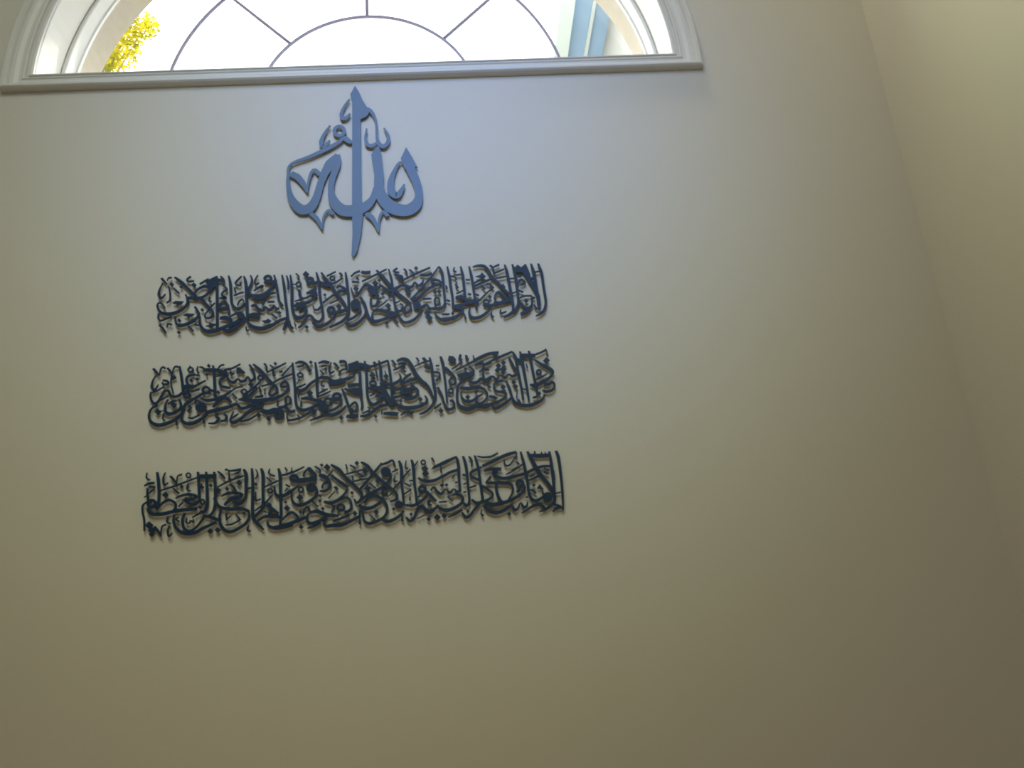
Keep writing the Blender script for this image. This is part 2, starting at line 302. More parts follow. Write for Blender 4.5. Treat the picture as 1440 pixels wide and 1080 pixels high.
VERSE_TOP = """M-5219,1636,76 -5132,1533,76 -5043,1442,30
M-5060,1547,20 -5025,1632,48 -4945,1635,61
M-5169,1490,24 -5240,1297,54 -5254,1147,81 -5200,1038,84 -5139,1061,64 -5078,1155,24
S-4541,1118,40 -4474,981,77 -4476,822,87 -4571,696,90 -4737,591,110 -4938,549,113 -5130,595,90 -5241,723,63 -5267,847,50 -5222,898,50 -5140,849,60 -5057,722,43
P-4878,865 -4798,928 -4575,902 -4641,814 -4719,804 -4756,758 -4744,819
M-5009,1401,44 -4958,1184,47 -4950,954,47 -5032,891,57
D-4924,1359 -4997,1434 -4939,1506 -4866,1432
M-4863,1308,61 -4710,1150,61
S-4861,1645,61 -4752,1558,88 -4633,1444,112 -4497,1302,84 -4361,1153,91 -4241,1004,107
S-4463,1007,84 -4256,978,117 -4049,958,94
S-4296,1131,61 -4208,1251,68 -4069,1324,85 -3940,1300,95 -3890,1199,84 -3968,1078,77 -4098,997,84 -4256,991,84
S-4103,944,101 -3960,777,90 -3817,611,83 -3768,486,73 -3844,377,73 -3962,383,56 -3976,488,43 -3873,632,40
P-3729,1625 -3680,1367 -3794,1265 -3844,1143 -3940,1309 -4011,1438 -3928,1527
M-4176,1396,51 -4076,1463,58 -3937,1542,68
S-3723,1621,58 -3698,1189,81 -3664,568,80 -3635,27,72
M-4422,1649,54 -4517,1569,58 -4496,1499,61 -4334,1505,44
D-4320,1299 -4398,1380 -4334,1460 -4256,1378
D-4670,1294 -4714,1339 -4678,1383 -4635,1338
M-3620,1612,51 -3551,1522,82 -3515,1430,68
S-3710,1494,119 -3614,1489,109 -3516,1457,85
M-3559,1351,44 -3432,1201,71 -3533,1126,51 -3552,1021,71 -3445,947,77 -3620,950,60
O-3382,693,94 -3402,642,94 -3458,614,93 -3528,617,93 -3587,652,93 -3611,705,94 -3592,756,94 -3536,785,94 -3465,781,94 -3407,746,94
S-3393,685,67 -3340,568,57 -3355,428,47
S-3575,357,93 -3418,353,139 -3296,286,133 -3300,199,83
S-4111,435,43 -4103,226,73 -3999,47,102 -3838,-30,115 -3637,1,109 -3452,86,99 -3267,163,86 -3067,273,66
S-4265,732,73 -4186,596,77 -4145,471,76 -4265,330,86 -4448,231,96 -4633,194,95 -4735,278,66 -4773,471,43
P-4566,491 -4467,541 -4260,513 -4319,446 -4389,436 -4425,374 -4445,444
D-4652,284 -4715,347 -4664,409 -4602,345
D-4057,570 -4111,625 -4067,679 -4013,624
M-5215,582,40 -5216,443,56 -5145,366,59 -5007,414,50 -4871,480,33
M-5175,241,72 -5073,132,72 -4986,-1,56
M-4970,152,26 -4942,263,49 -4850,223,66
D-4638,-61 -4696,-2 -4649,55 -4592,-4
M-4405,173,59 -4262,10,56
M-4242,199,56 -4128,170,53
P-3869,256 -3756,196 -3598,184 -3737,128 -3789,79 -3957,140 -3849,169
M-3868,993,40 -3894,888,50 -3829,858,50
M-3732,818,37 -3859,666,40
S-3472,10,76 -3329,-41,109 -3198,12,99 -3046,133,73
S-3403,1615,51 -3351,1414,82 -3317,1090,78 -3286,804,77 -3193,641,87 -3081,608,100 -2988,674,80 -2928,767,57
M-3124,699,33 -3086,820,44 -3004,878,54 -2954,804,44
M-3048,1582,44 -3208,1379,58 -3085,1301,51 -3057,1398,44
M-3227,1246,47 -3193,1098,51
M-3233,1005,37 -3099,1060,47 -2973,1093,41
S-2984,1579,51 -2928,1374,92 -2891,943,91 -2858,500,83 -2840,184,56
S-2807,1593,48 -2759,1455,61 -2796,1286,68 -2844,1145,88 -2778,999,101 -2584,944,142 -2395,1005,122 -2231,1175,85 -2139,1323,68
M-2603,1591,31 -2681,1424,51 -2653,1309,65 -2562,1351,31
O-2238,1467,79 -2254,1423,79 -2298,1398,78 -2354,1401,78 -2400,1431,78 -2418,1477,79 -2403,1520,79 -2358,1546,79 -2302,1543,79 -2256,1513,79
S-2422,1383,95 -2260,1356,119 -2084,1374,96
M-2702,1111,34 -2593,1203,61 -2466,1256,75 -2512,1172,41
S-2710,880,67 -2566,872,108 -2407,895,88 -2251,1006,61 -2107,1025,41
S-2161,1568,51 -2098,1294,78 -2041,951,74 -2004,771,74 -1905,624,74
S-1946,1557,51 -1888,1247,85 -1847,887,78 -1790,477,80 -1760,178,93 -1782,92,66
S-1717,1545,51 -1673,1146,85 -1660,646,81 -1613,379,80 -1516,251,93 -1357,252,100
M-1821,1532,51 -1774,1349,58 -1772,1115,51
S-2753,652,67 -2655,682,101 -2556,571,87 -2436,526,94 -2367,622,44 -2285,525,94 -2182,568,84 -2137,645,40 -2078,545,84 -1999,559,67
D-2446,672 -2509,739 -2454,804 -2391,737
M-2308,766,64 -2132,760,54
S-2819,375,100 -2677,385,183 -2517,355,183
S-2829,219,60 -2745,92,99 -2569,5,122 -2380,-6,119 -2177,70,99 -1974,198,86 -1786,257,73
S-3347,351,37 -3232,432,57 -3107,464,77 -2978,401,100 -2923,293,90 -3000,176,79 -3138,71,96 -3291,-16,109 -3433,9,66
O-2956,400,77 -2967,363,76 -3001,342,76 -3044,345,76 -3080,370,76 -3095,407,77 -3083,444,77 -3049,465,77 -3006,462,77 -2970,438,77
S-3342,73,59 -3173,159,73 -3003,254,60
M-2202,397,57 -2047,266,63
D-1989,371 -2048,432 -1996,493 -1938,431
P-2465,216 -2339,227 -2293,268 -2196,201 -2258,153 -2384,142
M-2867,73,36 -2850,-40,56 -2787,-44,49
S-1761,230,100 -1829,59,80 -1873,-94,59
S-1736,176,100 -1702,35,93 -1621,-65,83
M-1572,1588,48 -1492,1493,58 -1503,1376,38
O-1427,1246,51 -1438,1204,51 -1470,1180,51 -1510,1182,51 -1543,1210,51 -1556,1253,51 -1544,1294,51 -1512,1319,51 -1473,1317,51 -1440,1289,51
M-1662,1264,31 -1558,1255,31
S-1474,1087,85 -1451,969,95 -1439,879,85 -1333,820,54 -1158,900,34
D-1291,1443 -1388,1548 -1300,1651 -1203,1545
O-1102,1342,99 -1116,1294,99 -1155,1266,99 -1203,1269,99 -1242,1301,99 -1257,1351,99 -1243,1399,99 -1205,1427,99 -1156,1424,99 -1117,1392,99
S-1130,1275,102 -1017,1278,103 -928,1310,86
S-1012,1595,52 -943,1320,89 -914,958,81 -873,671,81 -829,404,77 -831,211,73 -926,102,87 -1045,161,87 -1118,261,84 -1198,304,77 -1308,184,60 -1393,23,63 -1479,-47,66
S-1271,968,68 -1127,1032,99 -999,1115,102
P-1287,960 -1064,1092 -982,962 -1013,874 -1126,880 -1159,953
S-981,926,81 -1092,772,74 -1251,691,84 -1411,673,84 -1555,694,40
S-1588,745,30 -1429,790,44 -1205,849,41
S-1610,622,84 -1442,595,134 -1282,605,101
S-1624,535,81 -1594,340,90 -1468,254,110 -1334,299,90 -1272,463,74 -1295,588,84
M-1454,385,33 -1416,506,44 -1321,518,40
S-1090,594,30 -1057,486,54 -961,460,67 -850,581,61
S-874,1579,52 -751,1373,99 -596,1157,96 -466,934,95 -337,758,91 -224,574,81 -168,403,67
M-475,1589,38 -727,1462,52
O-509,1391,45 -521,1355,45 -552,1335,45 -590,1337,45 -621,1361,45 -632,1397,45 -621,1433,45 -590,1454,45 -552,1452,45 -521,1428,45
M-628,1231,58 -483,1250,58 -288,1394,38
M-378,1544,45 -337,1505,79 -304,1440,69
S-937,1319,51 -774,1211,123 -628,1141,85
S-207,1557,52 -178,1297,89 -140,917,82 -125,542,78 -151,279,84 -273,110,80 -448,6,77 -638,-82,43
S-450,1077,48 -377,1142,68 -256,1076,78 -208,1001,68 -353,982,85 -498,900,102
D-770,846 -818,898 -774,948 -726,896
S-514,901,68 -675,776,58 -826,651,57
M-393,734,41 -642,627,37
D-388,442 -471,531 -394,618 -312,529
O-513,413,91 -529,358,91 -570,326,91 -621,328,90 -663,365,91 -679,422,91 -664,477,91 -622,509,91 -571,507,91 -529,470,91
S-529,326,94 -369,370,101 -176,421,84
S-504,281,67 -592,128,77 -782,-1,96 -956,-23,110 -1100,86,67
D-1255,-93 -1314,-30 -1260,32 -1200,-32
M-1585,130,30 -1543,14,43
M-60,1409,41 54,1521,55 193,1569,62
P119,1427 175,1306 69,1330
M-29,1253,65 134,1236,62
S361,1188,69 246,1040,72 148,884,68 58,808,82 -14,910,54 -54,1074,34
D80,956 3,1039 75,1121 152,1037
O155,554,118 137,494,118 92,459,118 37,462,118 -8,502,118 -25,563,118 -8,623,118 38,658,118 93,655,118 138,615,118
D68,460 -25,560 62,658 155,557
S169,526,84 173,349,74 15,182,70 -177,105,77
S203,774,58 291,591,78 340,411,78 319,236,74 190,67,87 22,-46,107 -114,-56,90 -217,46,73
M930,1591,42 592,1420,52 240,1245,45
M226,1542,76 348,1512,100 479,1523,86
S643,1569,52 819,1359,103 1042,1049,99 1232,822,96 1391,680,85 1541,529,75
S979,1588,49 1055,1283,76 1081,956,79 1115,650,75 1143,426,78 1228,297,84 1321,337,68 1345,459,54 1274,525,41
S353,1166,103 506,1050,120 651,1012,96 766,1090,58 838,1023,86 951,942,99 1089,934,103 1237,1029,79 1377,1085,86 1530,1005,103 1628,1036,69 1694,1141,48 1784,1036,86 1892,1094,69 1936,1201,41
S424,982,102 552,895,222 666,889,136
S485,719,68 483,506,71 604,499,78 678,655,75 657,835,102
D606,1088 522,1181 603,1272 687,1179
D716,1204 669,1256 714,1308 761,1255
D804,783 747,846 802,908 859,845
D745,659 702,706 743,752 786,705
D951,391 872,478 949,563 1028,476
D901,-90 843,-26 900,36 958,-28
O1080,813,51 1067,765,51 1038,737,51 1002,739,51 973,770,51 963,819,51 975,867,51 1005,895,51 1041,893,51 1069,862,51
M940,659,34 806,542,44 684,456,37
S529,344,67 722,360,104 962,285,118 1203,228,84
S529,309,57 507,134,67 573,34,110 766,67,90 992,152,104 1203,228,101
S179,780,44 299,587,91 368,318,87 438,129,90 557,18,100
M1226,1607,56 1117,1521,59 1272,1469,55
S1148,1424,59 1293,1353,110 1358,1313,86 1226,1247,76
M1406,1579,62 1477,1471,59 1477,1361,38
M1553,1549,49 1688,1405,69
D1743,1518 1688,1581 1743,1641 1798,1579
M2138,1583,52 1704,1395,69 1315,1206,52
D1495,798 1404,900 1494,999 1585,897
S1464,990,120 1524,789,96
S1541,538,68 1564,368,71 1469,244,81 1384,280,74 1409,412,61 1491,478,47
M1284,609,34 1153,550,41
O1804,435,95 1789,390,95 1753,363,95 1709,366,95 1674,396,95 1662,442,95 1677,488,95 1713,514,95 1757,512,95 1792,481,95
D1733,362 1663,440 1733,516 1803,437
S1804,381,119 1901,394,81 2009,468,68
S1859,334,61 1748,128,74 1583,-3,87 1389,-45,87 1287,57,67 1225,157,74
M1080,121,57 1204,-53,64
S1852,1380,69 2007,1348,76 2181,1394,87
S2373,1591,38 2161,1294,59 1939,1034,65 1702,758,65 1568,613,85
S2423,1062,76 2232,1014,76 2016,903,86 1814,698,92 1616,602,92
S2378,1598,52 2460,1388,97 2478,1005,86 2499,644,79 2495,447,75 2401,324,95 2223,329,88 2078,336,81 2001,456,51 1886,405,81 1803,360,102
S2431,1071,69 2369,1156,69 2239,1199,79 2164,1149,76 2218,1077,62
O2354,535,61 2339,471,61 2303,433,61 2261,435,61 2229,477,61 2218,542,61 2233,607,61 2269,645,61 2311,643,61 2344,601,61
D2241,759 2179,829 2242,897 2304,827
D2356,762 2293,832 2357,900 2419,830
M1901,622,51 2023,630,58 2136,624,41
D2008,107 1916,209 2009,308 2100,206
D2059,-54 1967,48 2059,146 2151,45
S2609,1586,52 2657,1287,90 2677,995,86 2715,632,79 2711,293,68
M2670,1277,52 2793,1261,59 2853,1149,48
M2817,1553,38 2784,1445,59 2857,1404,45
M2815,1042,52 2867,912,86
M2551,1001,52 2572,910,69
M2557,569,51 2636,515,58
S2983,1567,52 3029,1285,97 3048,921,86 3058,632,86
M2853,1313,42 3018,1323,52
M2818,734,34 3035,831,45
M3108,1154,45 3223,1138,45
S2796,619,85 2951,619,147 3142,520,113 3450,476,92
S3433,468,102 3138,439,102 2907,381,112 2710,347,109
S2710,347,102 2887,302,122 2978,235,88 2928,140,81 2712,19,104 2467,-32,111 2309,32,81 2205,188,44
S3220,1555,52 3270,1255,90 3299,962,83 3329,599,79 3364,240,75
M2402,142,44 2539,134,61 2620,139,44
D2701,97 2652,153 2702,207 2752,151
P3565,1349 3673,1215 3571,1175 3376,1231 3510,1269
S3307,1016,52 3435,1091,55 3571,1169,42
S3345,950,59 3580,1047,69 3834,1143,59
M3534,949,52 3626,832,59
M3152,717,69 3232,685,51
M3364,696,51 3443,647,51
S3789,818,38 3625,673,48 3459,503,55
S3180,304,44 3150,110,68 3245,-10,101 3440,6,91 3608,112,78 3729,221,58
M3024,117,37 3041,-25,74
S3318,1533,42 3486,1567,87 3642,1540,98 3734,1419,105 3837,1203,97 3991,1012,93 4143,814,93 4287,634,86
M3801,1563,52 3879,1485,70 3902,1309,52
M3905,1503,49 4068,1574,63
M3876,1302,59 4046,1366,63 4199,1426,49
M3934,1158,45 4083,1172,59 4251,1200,42
S4217,1560,53 4268,1327,98 4303,996,94 4333,704,100 4357,451,92 4361,165,85 4263,46,95 4079,-41,47
M3651,985,41 3758,979,59 3826,885,93
D3824,809 3764,877 3828,943 3887,875
M4120,969,42 4179,857,48
S3868,495,62 3901,637,62 3997,722,103 4113,608,86 4220,494,103
S3857,451,85 4000,390,119 4218,458,154 4335,488,137
O3711,441,58 3694,404,58 3656,383,58 3609,385,58 3573,410,58 3561,449,58 3577,486,58 3616,507,58 3663,505,58 3699,479,58
S3542,370,75 3752,331,102 3968,391,102
D3741,532 3688,592 3744,652 3798,591
M3775,179,37 3751,47,61 3811,-27,68
M4021,201,41 4014,86,75 4179,130,41
S4433,1562,53 4485,1279,98 4505,931,87 4522,586,86 4514,353,79 4426,162,88 4338,69,85
M4245,1117,42 4478,1124,45
M4347,667,34 4565,728,45
P4428,1562 4501,1462 4582,1541 4667,1454 4799,1539 4876,1351 4851,1241 4705,1286 4490,1306
S4696,1397,70 4857,1094,132 4984,814,128 5085,520,110 5096,250,75
S4791,1544,53 4858,1223,122 4880,965,104
S4958,1550,53 5018,1251,115 5039,884,107 5066,557,103 5080,144,85
S4857,1094,104 4989,1088,87
S5158,1543,63 5234,1240,94 5251,873,83 5273,546,83 5275,330,79 5212,119,82 5093,10,78 4966,-54,31
M4531,947,45 4648,1078,69 4748,972,66 4619,906,52
M4547,1166,45 4664,1178,70
M4535,766,45 4677,686,59
M4513,460,34 4652,561,52 4907,565,45
D4737,355 4679,422 4743,488 4801,420
S4443,161,68 4519,317,75 4595,349,79 4668,229,102 4789,195,95 4887,297,68 4896,530,52
M4896,530,69 4983,480,69
S4555,21,102 4682,77,129 4844,166,68
M4944,294,44 5022,147,61
M5054,1286,45 5223,1314,45"""
VERSE_MIDDLE = """M-5245,1598,74 -5161,1502,77 -5072,1389,32
M-5071,1414,25 -5048,1570,45 -4991,1628,58 -4930,1580,64
M-4877,1594,70 -4802,1506,70 -4733,1395,32
M-4737,1411,26 -4714,1568,42 -4657,1626,58 -4593,1594,64
M-5140,1426,22 -5225,1266,48 -5245,1086,73 -5185,1001,79 -5134,1031,57 -5079,1151,22
S-4565,1626,55 -4512,1398,77 -4465,1148,76 -4439,966,70
S-4441,885,79 -4527,808,85 -4647,783,82 -4742,837,72 -4810,955,79 -4901,952,73 -4981,802,72 -5048,676,72 -5135,625,84 -5225,719,69 -5260,851,57 -5252,948,41
M-5241,931,31 -5085,979,47 -4925,1084,38
S-4975,1252,63 -4859,1228,70 -4817,1160,57 -4944,1135,63 -4979,1202,48
P-4743,1312 -4688,1400 -4613,1305 -4724,1254
M-4745,1461,35 -4756,1165,41 -4676,882,38
M-4997,706,38 -4800,811,41
S-5053,580,62 -5207,484,56 -5258,303,59 -5188,131,87 -5016,34,111 -4809,61,102 -4576,159,93 -4406,317,78
D-5025,302 -5121,396 -5045,486 -4949,392
M-4984,412,22 -4871,408,22
S-4795,726,38 -4856,568,53 -4851,407,81 -4752,321,109 -4604,352,103 -4474,449,87 -4464,578,69 -4521,710,57
D-4639,474 -4732,566 -4657,655 -4563,562
M-4793,589,41 -4684,655,63 -4579,662,34
M-4882,361,34 -4897,202,43 -4837,142,53
M-4545,149,31 -4536,5,68
S-4025,1329,41 -4196,1364,70 -4324,1330,70 -4363,1216,64 -4293,1081,73 -4147,1048,73 -3998,1113,67 -3856,1187,35
D-4227,1147 -4281,1202 -4237,1254 -4183,1200
D-4084,1187 -4136,1239 -4093,1290 -4041,1238
S-4451,1049,95 -4284,1047,114 -4159,999,79
O-4302,942,70 -4312,904,69 -4344,882,69 -4386,885,69 -4421,910,69 -4436,950,69 -4426,988,70 -4394,1009,70 -4352,1007,70 -4317,981,70
O-4245,800,79 -4256,762,79 -4291,741,79 -4337,743,79 -4375,769,79 -4391,808,79 -4379,846,79 -4344,868,79 -4299,865,79 -4261,839,79
M-4229,889,38 -4004,949,44
S-3877,868,57 -4038,747,85 -4215,652,85 -4345,554,88 -4397,428,69 -4429,254,62 -4384,100,87 -4229,19,108 -4059,56,102 -3870,173,84 -3757,310,94
O-3745,910,73 -3760,860,73 -3802,832,73 -3857,835,73 -3903,869,73 -3923,920,73 -3909,969,73 -3866,998,73 -3811,994,73 -3765,961,73
S-3774,928,79 -3681,898,73 -3602,852,63
O-4204,1500,48 -4214,1462,48 -4245,1439,48 -4285,1442,48 -4318,1468,48 -4333,1508,48 -4323,1546,48 -4292,1569,48 -4252,1566,48 -4218,1540,48
M-4301,1586,38 -4280,1618,39
M-4079,1598,29 -4103,1491,42 -4052,1405,61
M-4046,1568,32 -3968,1554,64 -3895,1479,74
S-3934,1490,90 -3787,1473,119 -3617,1464,106 -3461,1413,122 -3321,1372,74
M-3694,1601,48 -3664,1466,71
D-3796,1538 -3853,1595 -3806,1650 -3750,1593
M-3557,1493,35 -3492,1582,48 -3400,1598,45
M-3386,1459,39 -3249,1489,42
P-3608,1272 -3489,1356 -3320,1363 -3394,1301
M-3844,1377,64 -3840,1302,41
S-3673,1500,64 -3632,1150,80 -3592,705,79
S-3272,1311,54 -3422,1228,73 -3496,1125,64 -3458,1016,79 -3333,968,79 -3209,941,63
S-3175,860,57 -3368,733,76 -3577,655,82 -3804,633,88 -3975,711,38
D-3513,782 -3571,840 -3522,896 -3465,838
S-3642,432,41 -3527,563,69 -3380,676,95 -3242,644,72 -3176,534,57
S-3142,443,78 -3412,379,119 -3667,329,112 -3801,297,94
O-3840,436,110 -3856,388,109 -3903,360,109 -3963,364,109 -4013,397,109 -4035,447,109 -4019,496,110 -3972,524,110 -3912,520,110 -3862,487,110
M-4110,557,47 -4063,659,38 -3936,547,69
M-4274,510,53 -4196,465,63 -4266,372,62 -4210,321,37
S-4263,196,37 -4155,166,56 -3972,240,40
M-3853,140,34 -3846,12,74
S-3725,5,34 -3560,3,71 -3460,117,72 -3522,152,62
M-3352,238,62 -3274,169,78 -3291,51,71
S-3528,281,78 -3536,137,56
M-3427,51,62 -3291,51,62
M-2977,1596,35 -3181,1490,51 -3395,1444,58
M-3225,1435,29 -3204,1314,64 -3129,1354,32
P-3073,1493 -2996,1505 -2836,1354 -2896,1308 -2959,1353 -3066,1334
S-3309,1257,64 -3227,1128,83 -3118,1089,86 -3029,1183,38 -2950,1112,83 -2843,1122,77 -2769,1226,38 -2696,1114,86 -2613,1150,70 -2593,1249,64 -2661,1436,77 -2743,1566,55
D-2679,924 -2761,1007 -2690,1088 -2608,1004
M-3169,853,38 -3080,930,51 -2898,961,41
O-2786,811,51 -2798,774,51 -2830,752,51 -2872,754,51 -2907,780,51 -2921,819,51 -2910,857,51 -2877,879,51 -2835,877,51 -2801,851,51
M-3158,787,54 -3030,641,54
S-2643,1572,58 -2451,1390,106 -2275,1181,93 -2131,1007,89 -2020,902,80 -2002,769,73 -2106,674,76 -2199,699,63 -2172,828,57 -2090,930,54
M-1609,1513,36 -1753,1351,48 -1889,1200,64
S-1580,1249,48 -1780,1177,61 -1979,1097,58 -2146,1008,57 -2406,940,45
M-2287,1323,35 -2034,1433,61 -1781,1562,42
M-2356,1577,65 -2291,1482,58 -2295,1356,35
M-2207,1527,42 -2096,1429,58
D-2062,1511 -2112,1562 -2068,1611 -2019,1560
M-2125,1355,64 -2075,1211,80
M-1954,1312,64 -1869,1324,58
S-2426,1090,42 -2605,919,60 -2754,796,63 -2872,705,63
S-2512,914,64 -2601,820,73 -2750,690,76 -2960,596,63
O-2382,1170,48 -2393,1136,48 -2423,1116,48 -2461,1118,48 -2493,1142,48 -2506,1177,48 -2495,1212,48 -2465,1232,48 -2427,1230,48 -2395,1206,48
M-2493,1260,48 -2431,1239,48
M-2467,927,57 -2416,777,67
M-2311,869,29 -2314,705,32
S-2991,615,47 -2776,578,95 -2530,539,142 -2271,556,126 -2043,592,98 -1891,648,89 -1755,755,79 -1705,900,73 -1777,1028,80 -1881,993,70 -1889,894,70 -1743,902,64
S-2565,647,63 -2351,667,79
S-3624,489,41 -3450,666,79 -3314,679,85 -3171,544,63
S-3211,433,94 -3031,484,88 -2920,367,97 -2769,383,88 -2618,439,88 -2420,435,94
S-2342,366,110 -2554,346,94 -2733,244,91 -2879,108,87 -3026,5,93 -3131,-5,87 -3173,77,56 -3099,297,31
M-3151,100,37 -3048,166,56 -2975,226,34
S-2936,12,34 -2725,35,62 -2517,150,47
D-2452,75 -2532,157 -2462,235 -2382,153
D-2191,-35 -2261,37 -2200,105 -2129,34
S-2385,271,110 -2216,221,157 -2034,267,141 -1850,224,94
O-1838,126,103 -1854,67,103 -1900,32,103 -1959,36,103 -2007,76,103 -2026,137,103 -2010,197,103 -1964,232,104 -1905,228,104 -1857,188,103
M-1973,539,38 -1976,360,44
O-1637,503,63 -1649,440,63 -1683,404,63 -1727,406,63 -1763,447,63 -1778,511,63 -1766,574,63 -1731,611,63 -1687,608,63 -1651,567,63
S-1792,350,79 -1748,412,69
S-1959,311,94 -1792,333,79 -1683,230,82 -1606,193,94 -1515,220,79
M-1712,167,34 -1725,39,38 -1677,-52,69
S-1611,1560,49 -1581,1274,77 -1536,857,77 -1506,463,76 -1449,297,88 -1310,216,104 -1112,269,82 -899,370,85
S-1541,1531,39 -1409,1566,88 -1268,1507,81 -1156,1342,81
P-1210,1311 -1141,1391 -1094,1321 -1155,1266
M-1476,1427,32 -1314,1476,49
D-1125,1489 -1176,1542 -1130,1594 -1079,1540
O-1334,1190,48 -1347,1157,48 -1381,1139,48 -1423,1141,48 -1457,1164,48 -1471,1198,48 -1458,1230,48 -1425,1249,48 -1382,1247,48 -1348,1224,48
M-1412,1264,32 -1397,1305,26
M-1484,953,32 -1401,1081,32
M-1505,847,38 -1382,881,54 -1252,940,35
S-1010,1535,58 -971,1189,84 -962,857,80 -943,544,63
S-974,1040,67 -1120,949,77 -1273,801,86 -1396,764,89 -1504,822,57
S-982,1057,64 -827,1098,87 -672,1072,96 -547,965,128 -346,979,112 -159,1026,97 -19,1068,71 21,1166,55
S-932,1502,42 -784,1539,88 -643,1497,75
M-526,1490,55 -455,1419,78 -385,1323,55
M-588,1511,32 -642,1354,52 -618,1211,71 -502,1254,32
M-884,1301,39 -781,1178,58
D-737,1273 -785,1324 -741,1373 -692,1322
M-861,1409,32 -705,1433,39
M-377,1516,88 -220,1498,81 -182,1294,58
S-189,1303,49 -330,1261,52 -384,1122,55
P-150,1427 109,1514 171,1392 154,1259 -33,1236 -205,1162 -127,1275
S-625,887,64 -439,893,90 -221,955,80
S-625,970,96 -609,853,80
M-811,997,26 -849,883,45 -764,846,45
S-940,642,32 -809,708,54 -678,766,35
S-939,576,41 -778,624,60 -601,704,35
D-1144,593 -1236,689 -1152,781 -1060,685
S-1376,537,63 -1208,543,98 -992,473,104 -761,395,111
M-1360,487,47 -1376,309,54
S-929,364,126 -760,257,173 -652,218,95
O-585,401,73 -602,344,73 -644,311,73 -698,314,73 -741,352,73 -758,411,73 -742,467,73 -699,500,73 -645,497,73 -602,459,73
O-342,545,86 -361,502,86 -408,477,86 -467,481,86 -515,511,86 -534,556,86 -515,599,86 -468,624,86 -408,620,86 -361,590,86
S-607,492,95 -438,465,95 -330,459,79
S-322,459,70 -353,314,66 -499,201,73 -682,147,69
S-897,216,79 -728,174,104
S-307,753,54 -237,585,80 -173,385,79 -122,219,82 -23,100,126
S-199,272,57 -361,112,79 -559,43,104 -743,62,94 -926,-8,78 -1138,-76,34
S-1717,-33,62 -1520,-21,69 -1308,47,59 -1111,180,69
M-1461,120,34 -1406,20,56
D-1038,76 -1137,178 -1047,277 -947,174
S-130,203,63 -76,281,63 32,356,70 93,239,70 31,105,95 -100,153,79
S-192,-11,94 -8,-30,132 114,-5,94
D-325,-109 -389,-42 -329,22 -264,-45
S-237,749,58 -36,639,112 180,593,128
S-159,860,64 -4,843,96 182,840,90
M-1448,688,41 -1431,572,48
S107,1505,55 157,1208,84 170,874,83 189,543,80 218,280,70 191,120,38
S296,1495,55 332,1198,87 344,864,83 356,534,80 409,351,86 523,262,98 648,337,89 743,446,64
S-27,1370,114 130,1394,146 318,1350,146 466,1308,97
M531,1456,81 600,1368,72
S443,1326,75 664,1389,72 917,1476,59
S673,1490,55 712,1260,91 723,992,94 796,855,106 982,803,96 1155,859,90 1244,962,68 1200,1090,39
S909,1485,55 955,1163,84 983,844,80 995,497,80 1020,364,57
S-153,810,58 33,833,96
S-30,704,96 110,663,176 219,706,112
M583,1251,49 627,1014,58
D497,989 410,1082 493,1171 580,1078
M457,1174,39 534,1120,58
O585,850,61 570,816,61 531,797,61 483,800,61 444,823,61 430,859,61 445,894,61 484,913,61 532,910,61 571,886,61
S390,729,80 622,708,128 840,720,144
M426,505,32 574,587,54
S573,521,80 728,496,144 868,504,144
S718,859,96 792,640,154 882,438,175 1016,185,127
D855,956 780,1036 853,1113 927,1033
M825,1187,32 869,1034,45
M1019,1479,75 1119,1338,55
S1145,1446,55 1296,1497,98 1429,1456,101 1542,1280,107 1638,1057,117 1751,883,123 1910,724,97
M1182,1368,49 1372,1391,82
S1045,1194,36 1195,1250,55 1371,1349,49
M1243,1264,42 1373,1122,55
S1232,797,74 1377,980,71 1521,1063,65
S1294,801,58 1500,889,81 1690,937,129
S1025,610,48 1198,666,96 1431,636,103 1603,659,80 1686,563,77 1627,427,93 1455,380,102 1301,429,80
S1211,566,80 1366,541,112 1538,564,80
M1490,815,48 1581,693,77
S1005,398,96 1156,209,95 1355,124,117 1634,132,108 1853,209,92 1919,311,73 1861,430,42
D1221,269 1172,321 1220,370 1269,318
D1741,271 1678,340 1741,405 1805,337
S166,-32,57 335,-18,85 521,100,85 677,205,86 878,242,95
M361,207,38 414,123,57 228,37,38
M737,79,35 720,-9,47
S766,5,63 935,-5,117 1150,-34,104
S1211,-70,38 1383,17,70 1536,-41,95
D566,-107 521,-60 564,-15 609,-62
S1021,429,80 1177,453,70 1303,528,48
S1041,642,64 1028,775,80
M1674,1515,66 1742,1401,39
M1611,1270,33 1851,1369,52 2074,1416,59
M1848,1505,82 1931,1390,98
S2022,1504,59 2066,1264,91 2078,995,84 2112,726,103 2136,460,80 2094,249,73 1980,84,86 1836,-21,76 1696,-73,35
S1848,807,113 1953,669,103 2026,516,83 2075,348,64
S1879,1249,81 2035,1198,130
M2179,1258,55 2274,1252,49
S2094,1077,65 2250,1052,68 2269,933,62 2163,823,74
S2316,1513,72 2374,1297,98 2393,1010,75 2422,642,71 2438,212,57
S2203,654,80 2303,417,77 2357,201,73 2443,32,86 2567,33,83 2627,144,70 2563,279,80
M2515,257,64 2593,252,80
S2414,1194,98 2528,1086,81 2625,963,75 2683,859,71 2664,727,71 2566,700,71 2520,802,61 2599,906,58
P2538,1517 2664,1493 2732,1404 2712,1329 2593,1310 2509,1391
M2858,1542,72 2826,1390,92 2897,1369,66
M2880,1345,33 2747,1225,56 2601,1133,39
M3000,1517,66 3025,1396,102 3072,1376,66
M3686,1521,43 3262,1357,69 2969,1213,62 2702,1102,36
M3190,1506,26 3215,1368,66
O2609,515,51 2596,479,51 2566,458,51 2529,460,51 2500,484,51 2491,522,51 2504,558,51 2534,579,51 2571,577,51 2600,552,51
M2463,490,29 2556,468,55
